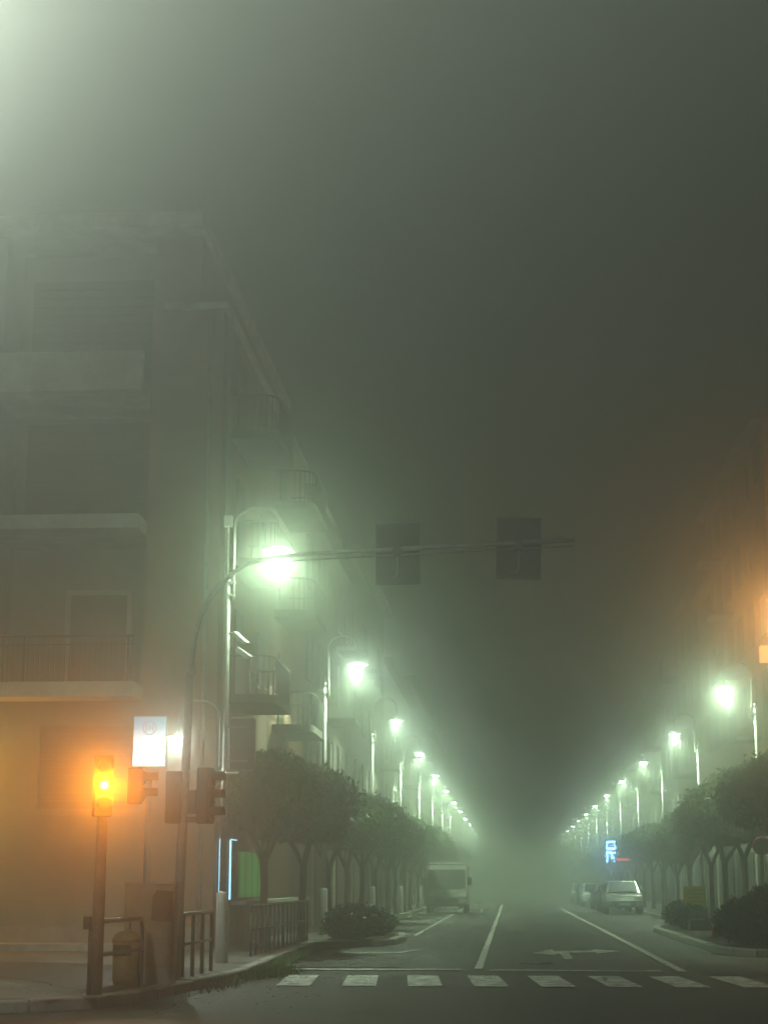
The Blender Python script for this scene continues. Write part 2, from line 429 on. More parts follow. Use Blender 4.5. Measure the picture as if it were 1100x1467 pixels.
# first floor door, window, railing
rel(MB().box(-10.6,-9.2,BY+1.53,BY+1.598,6.07,8.46)).build('door', M_SHUT, cb)
rel(MB().box(-10.72,-10.6,BY+1.5,BY+1.598,6.07,8.58).box(-9.2,-9.08,BY+1.5,BY+1.598,6.07,8.58).box(-10.6,-9.2,BY+1.5,BY+1.598,8.46,8.58)).build('door_frame', M_STUCC_L, cb)
rail = MB().box(-13.6, LX, BY-.98, BY-.93, 7.08, 7.13).box(-13.6, LX, BY-.97, BY-.94, 6.9, 6.93)
rel(rail).build('railing', M_DARKM, cb)
bar = MB().box(-.01,.01,-.01,.01,6.07,7.08).mesh('baluster', M_DARKM)
for k in range(42):
    place(bar, 'baluster', cb, (-8.5-k*.12-BX, -.955, 0))
for x in (-8.6,-11.0,-13.2): rel(MB().box(x-.025,x+.025,BY-.98,BY-.93,6.07,7.1)).build('railing_post', M_DARKM, cb)
# second floor: large shutters deep in the loggia, third floor window
sh = MB().box(-1.7,1.7,0,.05,0,2.75)
for (x, z, hh) in ((-10.3,10.05,2.75),(-10.3,13.95,2.6)):
    for i in range(11):
        rel(MB().box(x-1.55, x+1.55, BY+1.54, BY+1.585, z+i*hh/11+.01, z+(i+1)*hh/11-.012)).build('shutter_slat', M_SHUT, cb)
# ground floor shop window with closed shutter and frame
for i in range(10):
    rel(MB().box(-10.78,-8.42,BY-.05,BY-.004,3.25+i*.19,3.25+i*.19+.175)).build('shutter_slat', M_SHUT, cb)
rel(MB().box(-10.92,-10.8,BY-.08,BY-.002,3.1,5.28).box(-8.4,-8.28,BY-.08,BY-.002,3.1,5.28).box(-10.8,-8.4,BY-.08,BY-.002,5.16,5.28).box(-10.8,-8.4,BY-.12,BY-.002,3.1,3.22)).build('window_frame', M_STUCC_G, cb)
rel(MB().box(-30,BX+.02,BY-.06,BY-.001,0,.62)).build('plinth', M_CONCR, cb)
rel(MB().box(-30,-7.5,BY-1.3,BY-.07,KH,KH+.14)).build('step', M_KERB, cb)
# downpipe at the corner, and window bands on the side wall with projecting rounded balconies
rel(MB().tube([(BX+.09,BY+.5,KH),(BX+.09,BY+.5,15.2)], .06, 8)).build('downpipe', M_GALV, cb, smooth=True)
rel(MB().tube([(-7.0,BY-.09,KH),(-7.0,BY-.09,15.15)], .05, 8)).build('downpipe', M_GALV, cb, smooth=True)
def side_balcony(y0, y1, z, out=1.15):
    prof = []
    for k in range(9):
        a = math.pi/2*k/8; prof.append((BX+out-.55+.55*math.cos(math.pi/2-a), y0+.55-.55*math.cos(a) if False else y0+.55-.55*math.sin(math.pi/2-a)))
    outl = [(BX-.01,y0)] + prof + [(BX+out,y1),(BX-.01,y1)]
    rel(MB().prism(outl, 'z', z, z+.2)).build('balcony_slab', M_SLABD, cb)
    pts = prof + [(BX+out,y1-.03),(BX,y1-.03)]
    rel(MB().tube([(BX,y0+.03,z+1.12)]+[(p[0]-.03,p[1]+.03,z+1.12) for p in pts], .025, 6)).build('handrail', M_DARKM, cb)
    allp = [Vector((p[0]-.03,p[1]+.03,0)) for p in pts]
    i = 0
    for q in resample([(p.x,p.y) for p in allp], .16):
        place(BALM, 'baluster', cb, (q.x-BX, q.y-BY, z+.2))
BALM = MB().box(-.01,.01,-.01,.01,0,.92).mesh('baluster', M_DARKM)
for z in (5.8, 9.1, 12.3):
    side_balcony(41.3, 44.6, z); side_balcony(49.5, 53.2, z)
    for y in (42.3, 50.6):
        rel(MB().box(BX+.0,BX+.05,y,y+1.3,z+.2,z+2.4)).build('window_shutter', M_SHUT, cb)
    rel(MB().box(BX+.0,BX+.05,46.4,47.6,z+1.0,z+2.4)).build('window_shutter', M_SHUT, cb)
    rel(MB().box(BX,BX+.12,46.3,47.7,z+.92,z+.995)).build('window_sill', M_SLAB, cb)
# shops along the side wall
rel(MB().box(BX+.0,BX+.04,40.55,41.85,KH,2.6)).build('shop_door', M_GLASS, cb)
for y in (40.45, 41.95):
    rel(MB().tube([(BX+.07,y,1.2),(BX+.07,y,2.58)], .022, 8)).build('neon_tube', E_NEON, cb)
rel(MB().tube([(BX+.07,41.98,2.6),(BX+.07,42.9,2.6)], .012, 6)).build('neon_tube', E_NEON, cb)
rel(MB().box(BX,BX+.05,43.2,47.3,1.2,2.38)).build('window_backing', M_SHOPD, cb)
for i in range(11):
    y = 43.25 + i*.36
    rel(MB().box(BX+.052,BX+.07,y,y+.33,1.24,2.34)).build('blind_strip', E_GREEN if i % 3 else E_GREEN2, cb)
rel(MB().box(BX+.0,BX+.38,42.6,56.2,1.06,1.16)).build('window_sill', M_SLAB, cb, bevel=.01)
arch = [(47.6,1.18),(55.6,1.18),(56.1,2.0),(55.6,2.6),(54.0,3.05),(51.5,3.25),(47.6,3.3)]
rel(MB().prism(arch, 'x', BX+.005, BX+.10)).build('shop_shutter', M_SHOPD, cb)
for i in range(14):
    y = 42.2+i*1.0
    rel(MB().box(BX,BX+.03,y,y+.94,KH,1.03)).build('wall_panel', M_STUCC_L, cb)

# ---- generic street blocks with windows, shop fronts, balconies
def block(side, y0, y1, h, face, m, label, shop=M_SHUT, depth=14, windows=True, parts=True, gmat=None):
    s = 1 if side == 'right' else -1
    e = empty('apartment_building', (face, y0, 0), label=label, cat='building', group='street blocks in the fog')
    L_ = y1 - y0 - .02
    def bx(x0, x1, a, b, z0, z1):   # x measured out of the facade towards the street
        xa, xb = sorted((-s*x0, -s*x1)); return MB().box(xa, xb, a, b, z0, z1)
    bx(-depth, 0, 0, L_, 4.0, h).build('wall', m, e)
    bx(-depth, .0, 0, L_, 0, 4.0).build('ground_floor', gmat or M_STUCC_L, e)
    bx(-depth, .45, -.0, L_, h+.001, h+.3).build('cornice', M_SLABD, e)
    bx(.002, .18, 0, L_, 3.95, 4.15).build('string_course', M_SLABD, e)
    n = max(1, int(L_//3.4)); st = L_/n
    win = bx(.0, .06, -.6, .6, 0, 1.6).mesh('window', M_SHUT)
    frm = MB()
    for (a, b, c, d) in ((-.7,-.602,-.08,1.72),(.602,.7,-.08,1.72),(-.6,.6,1.61,1.72),(-.6,.6,-.08,-.01)):
        xa, xb = sorted((0, -s*.1)); frm.box(xa, xb, a, b, c, d)
    frm = frm.mesh('window_frame', M_SLABD)
    bal = bx(.0, 1.1, -1.2, 1.2, 0, .18).mesh('balcony_slab', M_SLABD)
    br = MB()
    for k in range(17):
        a = -1.15+k*.14375; xa = -s*1.05; br.box(min(xa,xa+.02), max(xa,xa+.02), a-.01, a+.01, .18, 1.1)
    xa = -s*1.05; br.box(xa-.02, xa+.02, -1.2, 1.2, 1.1, 1.14)
    br = br.mesh('balcony_railing', M_DARKM)
    shp = bx(.0, .07, -1.15, 1.15, KH, 2.9).mesh('shop_shutter', shop)
    for i in range(n):
        yc = st*(i+.5)
        place(shp, 'shop_shutter', e, (0, yc, 0))
        z = 5.2; j = 0
        while z + 2.2 < h:
            wv = place(win, 'window', e, (0, yc, z)); place(frm, 'window_frame', wv, (0,0,0))
            if (i*3 + j*2 + int(y0)) % 5 == 0:
                bl = place(bal, 'balcony', e, (0, yc, z-.95)); place(br, 'balcony_railing', bl, (0,0,0))
            z += 3.2; j += 1
    return e
lefts = [(57.2,76,14.5,M_STUCC_D,'dark block next beyond the rose brown corner block on the left'),
         (76,96,16.0,M_STUCC_D,'dark block behind the left trees, level with the left side van'),
         (96,122,13.5,M_STUCC_L,'pale block on the left side, beyond the van'),
         (122,150,15.5,M_STUCC_G,'grey green block far down the left side of the street'),
         (150,190,14,M_STUCC_L,'long pale block almost lost in fog at the left end'),
         (190,250,15,M_STUCC_G,'farthest block on the left, swallowed by fog')]
for (a, b, h, m, l) in lefts: block('left', a, b, h, BX-.1, m, l, windows=True)
rights = [(70.5,92,20.3,M_STUCC_O,'tall ochre block with an orange wall lantern on the right'),
          (92,112,17.5,M_STUCC_P,'rose brown block beyond the tall ochre block on the right'),
          (112,140,15,M_STUCC_L,'pale block behind the blue signs on the right'),
          (140,175,16,M_STUCC_G,'grey green block far down the right side of the street'),
          (175,215,14,M_STUCC_L,'long pale block almost lost in fog at the right end'),
          (215,270,15,M_STUCC_G,'farthest block on the right, swallowed by fog')]
for (a, b, h, m, l) in rights: block('right', a, b, h, 10.6, m, l)

# ================================================================== STREET LAMPS
def lamp_meshes(near):
    pass
def crook(x0, x1, z0, ztop, zend, n=14):
    # arch in the xz plane from (x0,z0) up, over, and down to (x1,zend)
    r = abs(x1-x0)/2; s = 1 if x1 > x0 else -1; cx = (x0+x1)/2
    pts = [(x0,0,z0),(x0,0,ztop-r*.9)]
    for k in range(1, n):
        a = math.pi*k/n; pts.append((cx - s*r*math.cos(a), 0, ztop-r*.9 + r*.9*math.sin(a)))
    pts += [(x1,0,ztop-r*.9),(x1,0,zend)]
    return pts
def build_lamp(side, near=False):
    s = 1 if side == 'left' else -1
    e = empty('street_lamp', (0,0,0))
    MB().tube([(0,0,0),(0,0,.05),(0,0,1.4),(0,0,1.43)], [.135,.125,.115,.085], 16).build('pole_base', M_GALV, e, smooth=True)
    MB().tube([(0,0,1.42),(0,0,7.4)], [.068,.045], 12).build('pole', M_GALV, e, smooth=True)
    MB().tube([(s*p[0], p[1], p[2]) for p in crook(.10, .97, 6.95, 8.78, 8.02)], .026, 8).build('crook_arm', M_GALV, e, smooth=True)
    MB().cbox((s*.06,0,7.3),(.15,.1,.05)).cbox((s*.06,0,7.05),(.15,.1,.05)).build('clamp', M_GALV, e)
    hd = MB().prism([(-.16,0),(-.30,.03),(-.30,.06),(-.08,.13),(.08,.13),(.30,.06),(.30,.03),(.16,0)], 'y', -.13, .13).build('lamp_head', M_WHITEP, e, loc=(s*.97,0,7.86), bevel=.01)
    MB().tube([(0,0,0),(0,0,-.05),(0,0,-.075)], [.17,.15,.07], 16).build('diffuser', E_LAMPN if near else E_LAMP, hd, smooth=True)
    return e
LAMP_Z = 7.86
def lamp_lights(e, s, k=1.0, glare=1.0):
    light('lamp_beam', 'SPOT', (s*.97, 0, 7.68), LAMP_W*k, LAMP_COL, e, size=.06, rot=(0, s*R(6), 0), cone=158, blend=.35)
    light('lamp_glare', 'POINT', (s*.97, -.14, 7.67), GLARE_W*glare, LAMP_COL, e, size=.06)
ORD = 'first second third fourth fifth sixth seventh eighth ninth tenth eleventh twelfth thirteenth fourteenth fifteenth sixteenth seventeenth eighteenth nineteenth twentieth'.split()
descr = ['nearest galvanised crook street lamp, blazing white beside the traffic mast',
  'second lit crook lamp along the left trees', 'third lit crook lamp along the left trees', 'fourth lit crook lamp along the left side',
  'fifth lit crook lamp along the left side', 'sixth lit crook lamp on the left, a small dot in the fog', 'seventh lit crook lamp on the left, a tiny dot in the fog']
near_lamp = build_lamp('left', True); near_lamp.location = (-5.38, 33.2, 0)
tag(near_lamp, descr[0], 'street lamp', 'lamps down the left side of the street')
lamp_lights(near_lamp, 1, .12, 1.6)
# the near post also carries a small footway lamp on a low crook towards the wall
MB().tube([(-p[0], p[1]-.02, p[2]) for p in crook(.10, .92, 3.75, 5.02, 4.35)], .018, 8).build('footway_arm', M_GALV, near_lamp, smooth=True)
fh = MB().prism([(-.05,0),(-.20,.02),(-.20,.05),(.16,.09),(.20,.03)], 'y', -.07, .07).build('footway_lamp_head', M_WHITEP, near_lamp, loc=(-.92,-.02,4.28), bevel=.008)
MB().tube([(0,0,0),(0,0,-.05)], [.075,.045], 12).build('footway_diffuser', E_WHITEB, fh)
fh.children[0].data.materials.clear(); fh.children[0].data.materials.append(emis('footway_lamp_glass', (.8,.95,1), 60))
light('footway_light', 'SPOT', (-.92,-.02,4.2), 620, (.88,1,.88), near_lamp, size=.06, rot=(0,0,0), cone=160, blend=.4)
light('footway_glare', 'POINT', (-.92,-.1,4.2), 110, (.85,1,.9), near_lamp, size=.05)
proto_l = build_lamp('left'); proto_r = build_lamp('right')
for i in range(11):
    o = proto_l if i == 0 else copy_tree(proto_l)
    o.location = (-5.38, 33.2+18.15*(i+1), 0)
    tag(o, descr[i+1] if i+1 < len(descr) else ORD[i+1] + ' crook lamp from the mast along the left side, a pinprick in fog', 'street lamp', 'lamps down the left side of the street')
for i in range(11):
    o = proto_r if i == 0 else copy_tree(proto_r)
    o.location = (8.15, 58.6+18.15*i, 0)
    nm = ['nearest lit crook lamp on the right, carrying the round sign', 'second lit crook lamp on the right', 'third lit crook lamp on the right', 'fourth lit crook lamp on the right', 'fifth lit crook lamp on the right', 'sixth lit crook lamp on the right']
    tag(o, nm[i] if i < len(nm) else ORD[i] + ' crook lamp from the round sign along the right side, a pinprick in fog', 'street lamp', 'lamps down the right side of the street')
for o in [q for q in COL.objects if q.name.startswith('street_lamp') and q.type == 'EMPTY' and q is not near_lamp]:
    y = o.location.y
    lamp_lights(o, 1 if o.location.x < 0 else -1, random.uniform(.85,1.15)*(3.9 if y > 105 else 2.2 if y > 75 else 1.15), 1.4 if 58 < y < 60 else .65)

# ---- tall roadside lamp on the near left corner, its head just above the picture's edge
tl = empty('street_lamp', (-8.3, 13.6, 0), label='lamp standing on the left, just outside the photograph', cat='street lamp')
MB().tube([(0,0,0),(0,0,9.3)], [.10,.05], 12).build('pole', M_GALV, tl, smooth=True)
MB().tube([(0,0,9.2),(.3,0,9.65),(.8,0,9.75)], .03, 8).build('arm', M_GALV, tl, smooth=True)
hd = MB().cbox((0,0,0),(.6,.3,.10)).build('lamp_head', M_WHITEP, tl, loc=(1.0,0,9.75), bevel=.03)
MB().cbox((0,0,-.065),(.4,.2,.03)).build('diffuser', E_LAMP, hd)
light('lamp_beam', 'SPOT', (1.0,-.42,9.75), 76000, (.93,1,.88), tl, size=.1, rot=(R(-100),0,R(26)), cone=110, blend=1.0)
light('lamp_fore_beam', 'SPOT', (1.0,.45,9.72), 1900, (.92,1,.86), tl, size=.1, rot=(R(76),0,R(-4)), cone=125, blend=.6)

# ================================================================== TRAFFIC MAST WITH OVERHEAD SIGNALS
mast = empty('traffic_mast', (-5.19, 27.6, 0), label='grey steel mast curving over the road, carrying two overhead signals', cat='mast')
pts = [(-5.19,KH),(-5.16,1.3),(-5.10,3.4),(-5.06,4.9),(-5.01,5.41),(-4.93,5.75),(-4.80,6.05),(-4.64,6.27),(-4.45,6.46),(-4.14,6.66),(-3.7,6.76),(-3.18,6.80),(-1.7,6.86),(1.10,6.97)]
mp = [(x+5.19, 0, z) for x, z in pts]
MB().tube(mp[:4], [.085,.08,.07,.062], 14).build('pole', M_GALV, mast, smooth=True)
MB().tube(mp[3:], [.048]+[.040]*5+[.036]*(len(mp)-9), 12).build('arm', M_GALV, mast, smooth=True)
MB().tube([(p[0],0.0,p[2]-.10) for p in mp[10:]], .014, 6).build('stay_rod', M_GALV, mast, smooth=True)
MB().tube([(0,0,KH),(0,0,KH+.03)], .17, 12).build('base_plate', M_GALV, mast)
MB().tube([(.155,0,4.86),(.14,0,4.98)], .07, 12).build('collar', M_GALV, mast)

def overhead(xc, zc, rz, label, tilt):
    e = empty('traffic_signal', (xc, 27.6, zc), rz, label, 'traffic signal', 'overhead signals seen from behind')
    e.rotation_euler = (0, R(tilt), rz)
    bp = MB().prism([(-.35,-.50),(.35,-.50),(.35,.50),(-.35,.50)], 'y', .06, .075).build('backboard', M_BLACK, e)
    MB().prism([(-.36,-.51),(.36,-.51),(.36,.51),(-.36,.51)], 'y', .0765, .088).build('board_border', M_SIGNBK, e)
    MB().box(-.16,.16,.09,.26,-.46,.46).build('signal_housing', M_BLACK, e, bevel=.02)
    for z in (.30, 0, -.30):
        ln = MB().tube([(0,.26,z),(0,.275,z)], .105, 16).build('lens', M_LENS, e)
        v = MB(); n = 12
        for k in range(n):
            a0 = R(-20)+R(220)*k/n; a1 = R(-20)+R(220)*(k+1)/n
            p = [(.12*math.cos(a0),.26,z+.12*math.sin(a0)),(.12*math.cos(a1),.26,z+.12*math.sin(a1)),(.12*math.cos(a1),.46,z+.12*math.sin(a1)),(.12*math.cos(a0),.46,z+.12*math.sin(a0))]
            q = [(c[0]*.96, c[1], z+(c[2]-z)*.96) for c in p]
            v.quad(*p); v.quad(*q)
        v.build('visor', M_BLACK, e)
    MB().cbox((0,.02,.03),(.11,.14,.16)).cbox((0,.01,.03),(.16,.10,.05)).build('clamp', M_DARKM, e, bevel=.008)
    MB().tube([(0,.0,.02),(0,-.02,-.2),(.0,-.03,-.34),(-.03,-.03,-.40),(-.09,-.02,-.425),(-.13,.02,-.41)], .008, 6).build('cable', M_GALV, e)
    MB().tube([(0,.03,.09),(-.02,.0,.2),(-.04,.04,.30)], .010, 6).build('cable', M_BLACK, e)
    return e
overhead(-1.74, 6.80, R(-1), 'left of the two black overhead traffic signals, seen from behind on the mast arm', -.5)
overhead(.21, 6.86, R(2), 'right of the two black overhead traffic signals, nearest the tip of the mast arm', 1.5)

def signal_head(name, loc, rz, label, n=3, d=.30, w=.30, lit=None, board=False, litmat=None, depth=.2):
    e = empty(name, loc, rz, label, 'traffic signal')
    h = n*d + .06
    MB().box(-w/2,w/2,-depth/2,depth/2,-h/2,h/2).build('signal_housing', M_BLACK, e, bevel=.02)
    for i in range(n):
        z = h/2-.03-d*(i+.5)
        MB().box(-w/2+.015,w/2-.015,-depth/2-.018,-depth/2-.001,z-d/2+.01,z+d/2-.01).build('signal_door', M_BLACK, e)
        MB().tube([(0,-depth/2-.0185,z),(0,-depth/2-.03,z),(0,-depth/2-.042,z)], [d*.36,d*.34,d*.15], 18).build('lens', M_LENS, e, smooth=True)
        if lit == i: MB().tube([(0,-depth/2-.043,z),(0,-depth/2-.06,z)], [d*.20,d*.14], 14).build('lit_lamp', litmat, e, smooth=True)
        v = MB(); m = 12; r = d*.40
        for k in range(m):
            a0 = R(-15)+R(210)*k/m; a1 = R(-15)+R(210)*(k+1)/m
            p = [(r*math.cos(a0),-depth/2-.018,z+r*math.sin(a0)),(r*math.cos(a1),-depth/2-.018,z+r*math.sin(a1)),(r*math.cos(a1),-depth/2-.20,z+r*math.sin(a1)),(r*math.cos(a0),-depth/2-.20,z+r*math.sin(a0))]
            v.quad(*p); v.quad(*[(c[0]*.96, c[1], z+(c[2]-z)*.96) for c in p])
        v.build('visor', M_BLACK, e)
    return e
# signals fixed to the mast at head height
a = signal_head('traffic_signal', (-5.26,27.55,2.91), R(180-8), 'brown backed traffic signal on the left of the mast under the small white lamp', 3, .25, .24)
MB().cbox((0,0,.30),(.30,.05,.05)).cbox((0,0,-.25),(.30,.05,.05)).build('bracket', M_GALV, a)
b = signal_head('traffic_signal', (-4.76,27.5,2.93), R(78), 'dark traffic signal with visors pointing right, on the right of the mast', 3, .27, .27)
MB().box(-.03,.03,-.03,.03,.34,.42).cbox((0,.16,.38),(.05,.35,.04)).cbox((0,.16,-.30),(.05,.30,.04)).build('bracket', M_GALV, b)
c = signal_head('pedestrian_signal', (-4.98,27.78,2.78), R(150), 'small pedestrian signal tucked behind the mast between the two larger signals', 2, .22, .24)

# ---- pole with the flashing amber signal
ap = empty('signal_pole', (-5.43, 23.3, 0), label='thick orange lit pole under the flashing amber signal', cat='pole')
MB().tube([(0,0,KH),(.01,0,1.3),(.02,0,2.55)], [.09,.08,.07], 16).build('pole', M_OLDST, ap, smooth=True)
MB().tube([(.02,0,2.5),(.025,0,3.15)], .03, 8).build('mounting_pipe', M_GALV, ap)
MB().cbox((-.12,-.05,1.08),(.10,.10,.17)).build('push_button_box', M_DARKM, ap, bevel=.01)
MB().tube([(0,0,KH),(0,0,KH+.03)], .2, 12).build('base_plate', M_GALV, ap)
am = signal_head('traffic_signal', (-5.40,23.22,2.86), R(20), 'traffic signal on the near left pole with its amber lens flashing', 3, .25, .25, lit=1, litmat=E_AMB)
light('amber_flash', 'SPOT', (0,-.33,-.01), 340, AMBER, am, size=.05, rot=(R(-92),0,0), cone=165, blend=.9)
light('amber_glare', 'POINT', (0,-.36,.0), 32, AMBER, am, size=.05)
am2 = signal_head('traffic_signal', (-4.99,23.35,2.86), R(100), 'unlit signal facing right, on the bracket beside the flashing amber one', 2, .21, .22)
MB().cbox((0,.2,.12),(.05,.40,.04)).build('bracket', M_GALV, am2); MB().cbox((0,.2,-.16),(.05,.40,.04)).build('bracket', M_GALV, am2)

# ---- things fixed to the near lamp post
def surv(loc, rz, tilt, label):
    e = empty('surveillance_camera', loc, 0, label, 'camera', 'cameras on the near lamp post'); 
    hd = MB().box(0,.30,-.055,.055,-.035,.045).build('camera_body', M_WHITEP, e, loc=(.08,0,0), bevel=.012); hd.rotation_euler = (0, R(tilt), R(rz))
    MB().box(-.02,.36,-.062,.062,.048,.056).build('sun_shield', M_WHITEP, hd)
    MB().tube([(-.05,0,.03),(.1,0,.01)], .02, 8).build('bracket', M_GALV, e)
    return e
surv((-5.30,33.1,6.27), -30, 38, 'upper white camera on the near lamp post')
surv((-5.26,33.1,5.98), -20, 34, 'lower white camera on the near lamp post')
o = MB().cbox((0,0,0),(.17,.12,.22)).cbox((.0,0,-.16),(.04,.04,.16)).build('antenna_box', M_WHITEP, loc=(-5.40,33.2,8.52), bevel=.015)
MB().tube([(.0,0,-1.15),(0,0,.0)], .02, 6).build('antenna_rod', M_GALV, o); tag(o, 'small pale box on a rod above the near lamp post', 'antenna')
sg = empty('road_sign', (-5.04,33.1,4.17), 0, 'rectangular road sign seen from behind, right of the near lamp post', 'sign')
def rrect(w, h, r, n=5):
    out = []
    for (cx, cz, a0) in ((w/2-r,h/2-r,0),(-w/2+r,h/2-r,90),(-w/2+r,-h/2+r,180),(w/2-r,-h/2+r,270)):
        for k in range(n+1):
            a = R(a0+90*k/n); out.append((cx+r*math.cos(a), cz+r*math.sin(a)))
    return out
MB().prism(rrect(.50,1.0,.06), 'y', -.012, .0).build('panel', M_SIGNBK, sg)
rim = [(p[0],-.014,p[1]) for p in rrect(.49,.99,.055)]; MB().tube(rim+[rim[0]], .011, 6, caps=False).build('rim', M_GALV, sg)
MB().box(-.36,.1,-.04,-.013,.30,.34).box(-.36,.1,-.04,-.013,-.34,-.30).build('bracket', M_GALV, sg)
MB().tube([(-.30,.1,-.56),(-.05,-.05,-.55)],.015,6).tube([(-.42,-.08,-.55),(-.12,-.08,-.55)], .02, 8).build('band_clamp', M_GALV, sg)

# ---- light box sign with ringed letter on its own post
lb = empty('lightbox_sign', (-7.62,37.0,0), R(2), 'tall bright bluish light box sign with a ringed letter, above the grey cabinet', 'sign')
MB().box(-.36,.36,-.06,.10,4.0,5.08).build('case', M_GALV, lb, bevel=.01)
MB().box(-.34,.34,-.006,0,0,1.04).build('sign_face', M_BOXF, lb, loc=(0,-.062,4.02))
M_LOGO = emis('printed_logo', (.40,.42,.60), .9)
ring = MB(); 
for k in range(28):
    a0, a1 = 2*math.pi*k/28, 2*math.pi*(k+1)/28
    ring.quad(*[(r_*math.cos(a_), -.072, .80+r_*math.sin(a_)) for r_, a_ in ((.155,a0),(.155,a1),(.125,a1),(.125,a0))])
for (x0,x1,z0,z1) in ((-.085,-.055,.72,.88),(-.02,.005,.73,.87),(.06,.09,.72,.88),(.005,.06,.785,.81)):
    ring.quad((x0,-.072,z0),(x1,-.072,z0),(x1,-.072,z1),(x0,-.072,z1))
ring.build('ringed_letter', M_LOGO, lb, loc=(0,0,4.02))
MB().tube([(0,.03,KH),(0,.03,4.0)], .07, 10).build('post', M_DARKM, lb, smooth=True)

# ---- cabinet, bin, railings
cabn = empty('utility_cabinet', (-5.30,26.2,KH), R(3), 'grey brown weathered utility cabinet with a torn poster', 'cabinet')
MB().box(-.37,.37,-.17,.17,.26,1.44).build('body', M_CAB, cabn, bevel=.012)
MB().box(-.385,.385,-.19,.19,1.443,1.475).build('lid', M_KERB, cabn, bevel=.008)
MB().box(-.36,.36,-.16,.16,0,.257).build('plinth', M_CONCR, cabn, bevel=.01)
MB().box(-.34,.35,-.182,-.1705,.30,1.40).build('door', M_CAB, cabn, bevel=.003)
MB().prism([(.02,.92),(.33,.90),(.34,1.34),(.10,1.36),(.04,1.28)], 'y', -.186, -.1825).build('poster', M_POSTER, cabn)
MB().box(-.30,-.27,-.195,-.183,.80,.95).build('handle', M_DARKM, cabn)
bn = empty('litter_bin', (-5.62,26.0,KH), R(-4), 'stained ochre litter bin left of the cabinet', 'litter bin')
MB().tube([(0,0,0),(0,0,.08),(0,0,.62)], [.17,.19,.20], 16).build('body', M_BIN, bn, smooth=True)
MB().tube([(0,0,.621),(0,0,.66),(0,0,.74),(0,0,.78)], [.215,.21,.16,.06], 16).build('lid', M_BIN, bn, smooth=True)
MB().box(-.14,.12,-.208,-.16,.42,.58).build('opening', M_BLACK, bn)

def railing(p0, p1, posts, h, label, r=.032, mid=.52, hoop=True):
    e = empty('street_railing', (p0[0], p0[1], KH), 0, label, 'railing', 'dark steel railings on the left pavement')
    d = Vector((p1[0]-p0[0], p1[1]-p0[1], 0)); L_ = d.length; u = d.normalized()
    def P(t, z): return tuple(u*t + Vector((0,0,z)))
    c = .13
    rp = [P(0,h-c)] + [P(c-c*math.cos(a), h-c+c*math.sin(a)) for a in [math.pi/2*k/5 for k in range(1,6)]]
    rp += [P(L_-c+c*math.sin(a), h-c+c*math.cos(a)) for a in [math.pi/2*k/5 for k in range(0,6)]]
    MB().tube(rp, r, 10).build('top_rail', M_DARKM, e, smooth=True)
    MB().tube([P(r,mid), P(L_-r,mid)], r*.75, 8).build('middle_rail', M_DARKM, e, smooth=True)
    for i in range(posts):
        t = L_*i/(posts-1); top = h-c if i in (0, posts-1) else h-r*.5
        MB().tube([P(t,0), P(t,top)], r, 10).build('post', M_DARKM, e, smooth=True)
    return e
railing((-5.50,23.25), (-5.34,25.75), 2, .96, 'hooped railing in front of the litter bin, nearest the amber signal pole', r=.035)
railing((-5.11,27.75), (-5.09,30.3), 4, .98, 'short four post railing between the mast and the near lamp post', r=.033)
railing((-5.24,36.0), (-5.24,41.0), 8, 1.0, 'first length of long railing under the nearest left tree', r=.028)
railing((-5.24,41.2), (-5.24,46.0), 8, 1.0, 'farther length of long railing, ending at the round bush', r=.028)

# ================================================================== TREES AND BUSHES
def leaf_cloud(name, n, rad, seed, size, m, flat=1.0, lumps=9, shell=.45, bottom=-1.0):
    rng = np.random.default_rng(seed)
    rx, ry, rz = rad
    dirs = rng.normal(size=(n,3)); dirs /= np.linalg.norm(dirs, axis=1)[:,None]
    lc = rng.normal(size=(lumps,3)); lc /= np.linalg.norm(lc, axis=1)[:,None]
    w = np.max(dirs @ lc.T, axis=1)
    rr = .74 + .32*np.clip((w-.60)/.40, 0, 1)**.8 + rng.normal(size=n)*.035
    rr *= (shell + (1-shell)*rng.random(n)**.45)
    # stray twigs
    st = rng.random(n) < .035; rr[st] *= rng.uniform(1.03,1.22, st.sum())
    P = dirs*rr[:,None]*np.array([rx,ry,rz])
    P[:,2] = np.maximum(P[:,2], bottom*rz + rng.random(n)*.15)
    a = rng.normal(size=(n,3)); a /= np.linalg.norm(a,axis=1)[:,None]
    b = np.cross(a, rng.normal(size=(n,3))); b /= np.linalg.norm(b,axis=1)[:,None]
    s = size*rng.uniform(.6,1.25,n)[:,None]
    V = np.stack([P-a*s, P-b*s*.42, P+a*s, P+b*s*.42], axis=1).reshape(-1,3)
    me = bpy.data.meshes.new(name)
    me.vertices.add(n*4); me.vertices.foreach_set('co', V.ravel())
    me.loops.add(n*4); me.loops.foreach_set('vertex_index', np.arange(n*4))
    me.polygons.add(n); me.polygons.foreach_set('loop_start', np.arange(0,n*4,4)); me.polygons.foreach_set('loop_total', np.full(n,4))
    me.update(); me.validate(); me.materials.append(m)
    return me
crowns = [leaf_cloud('crown', 8600, (1.55,1.55,1.02), 10+i, .095, M_LEAF, bottom=-.78, lumps=13, shell=.3) for i in range(3)]
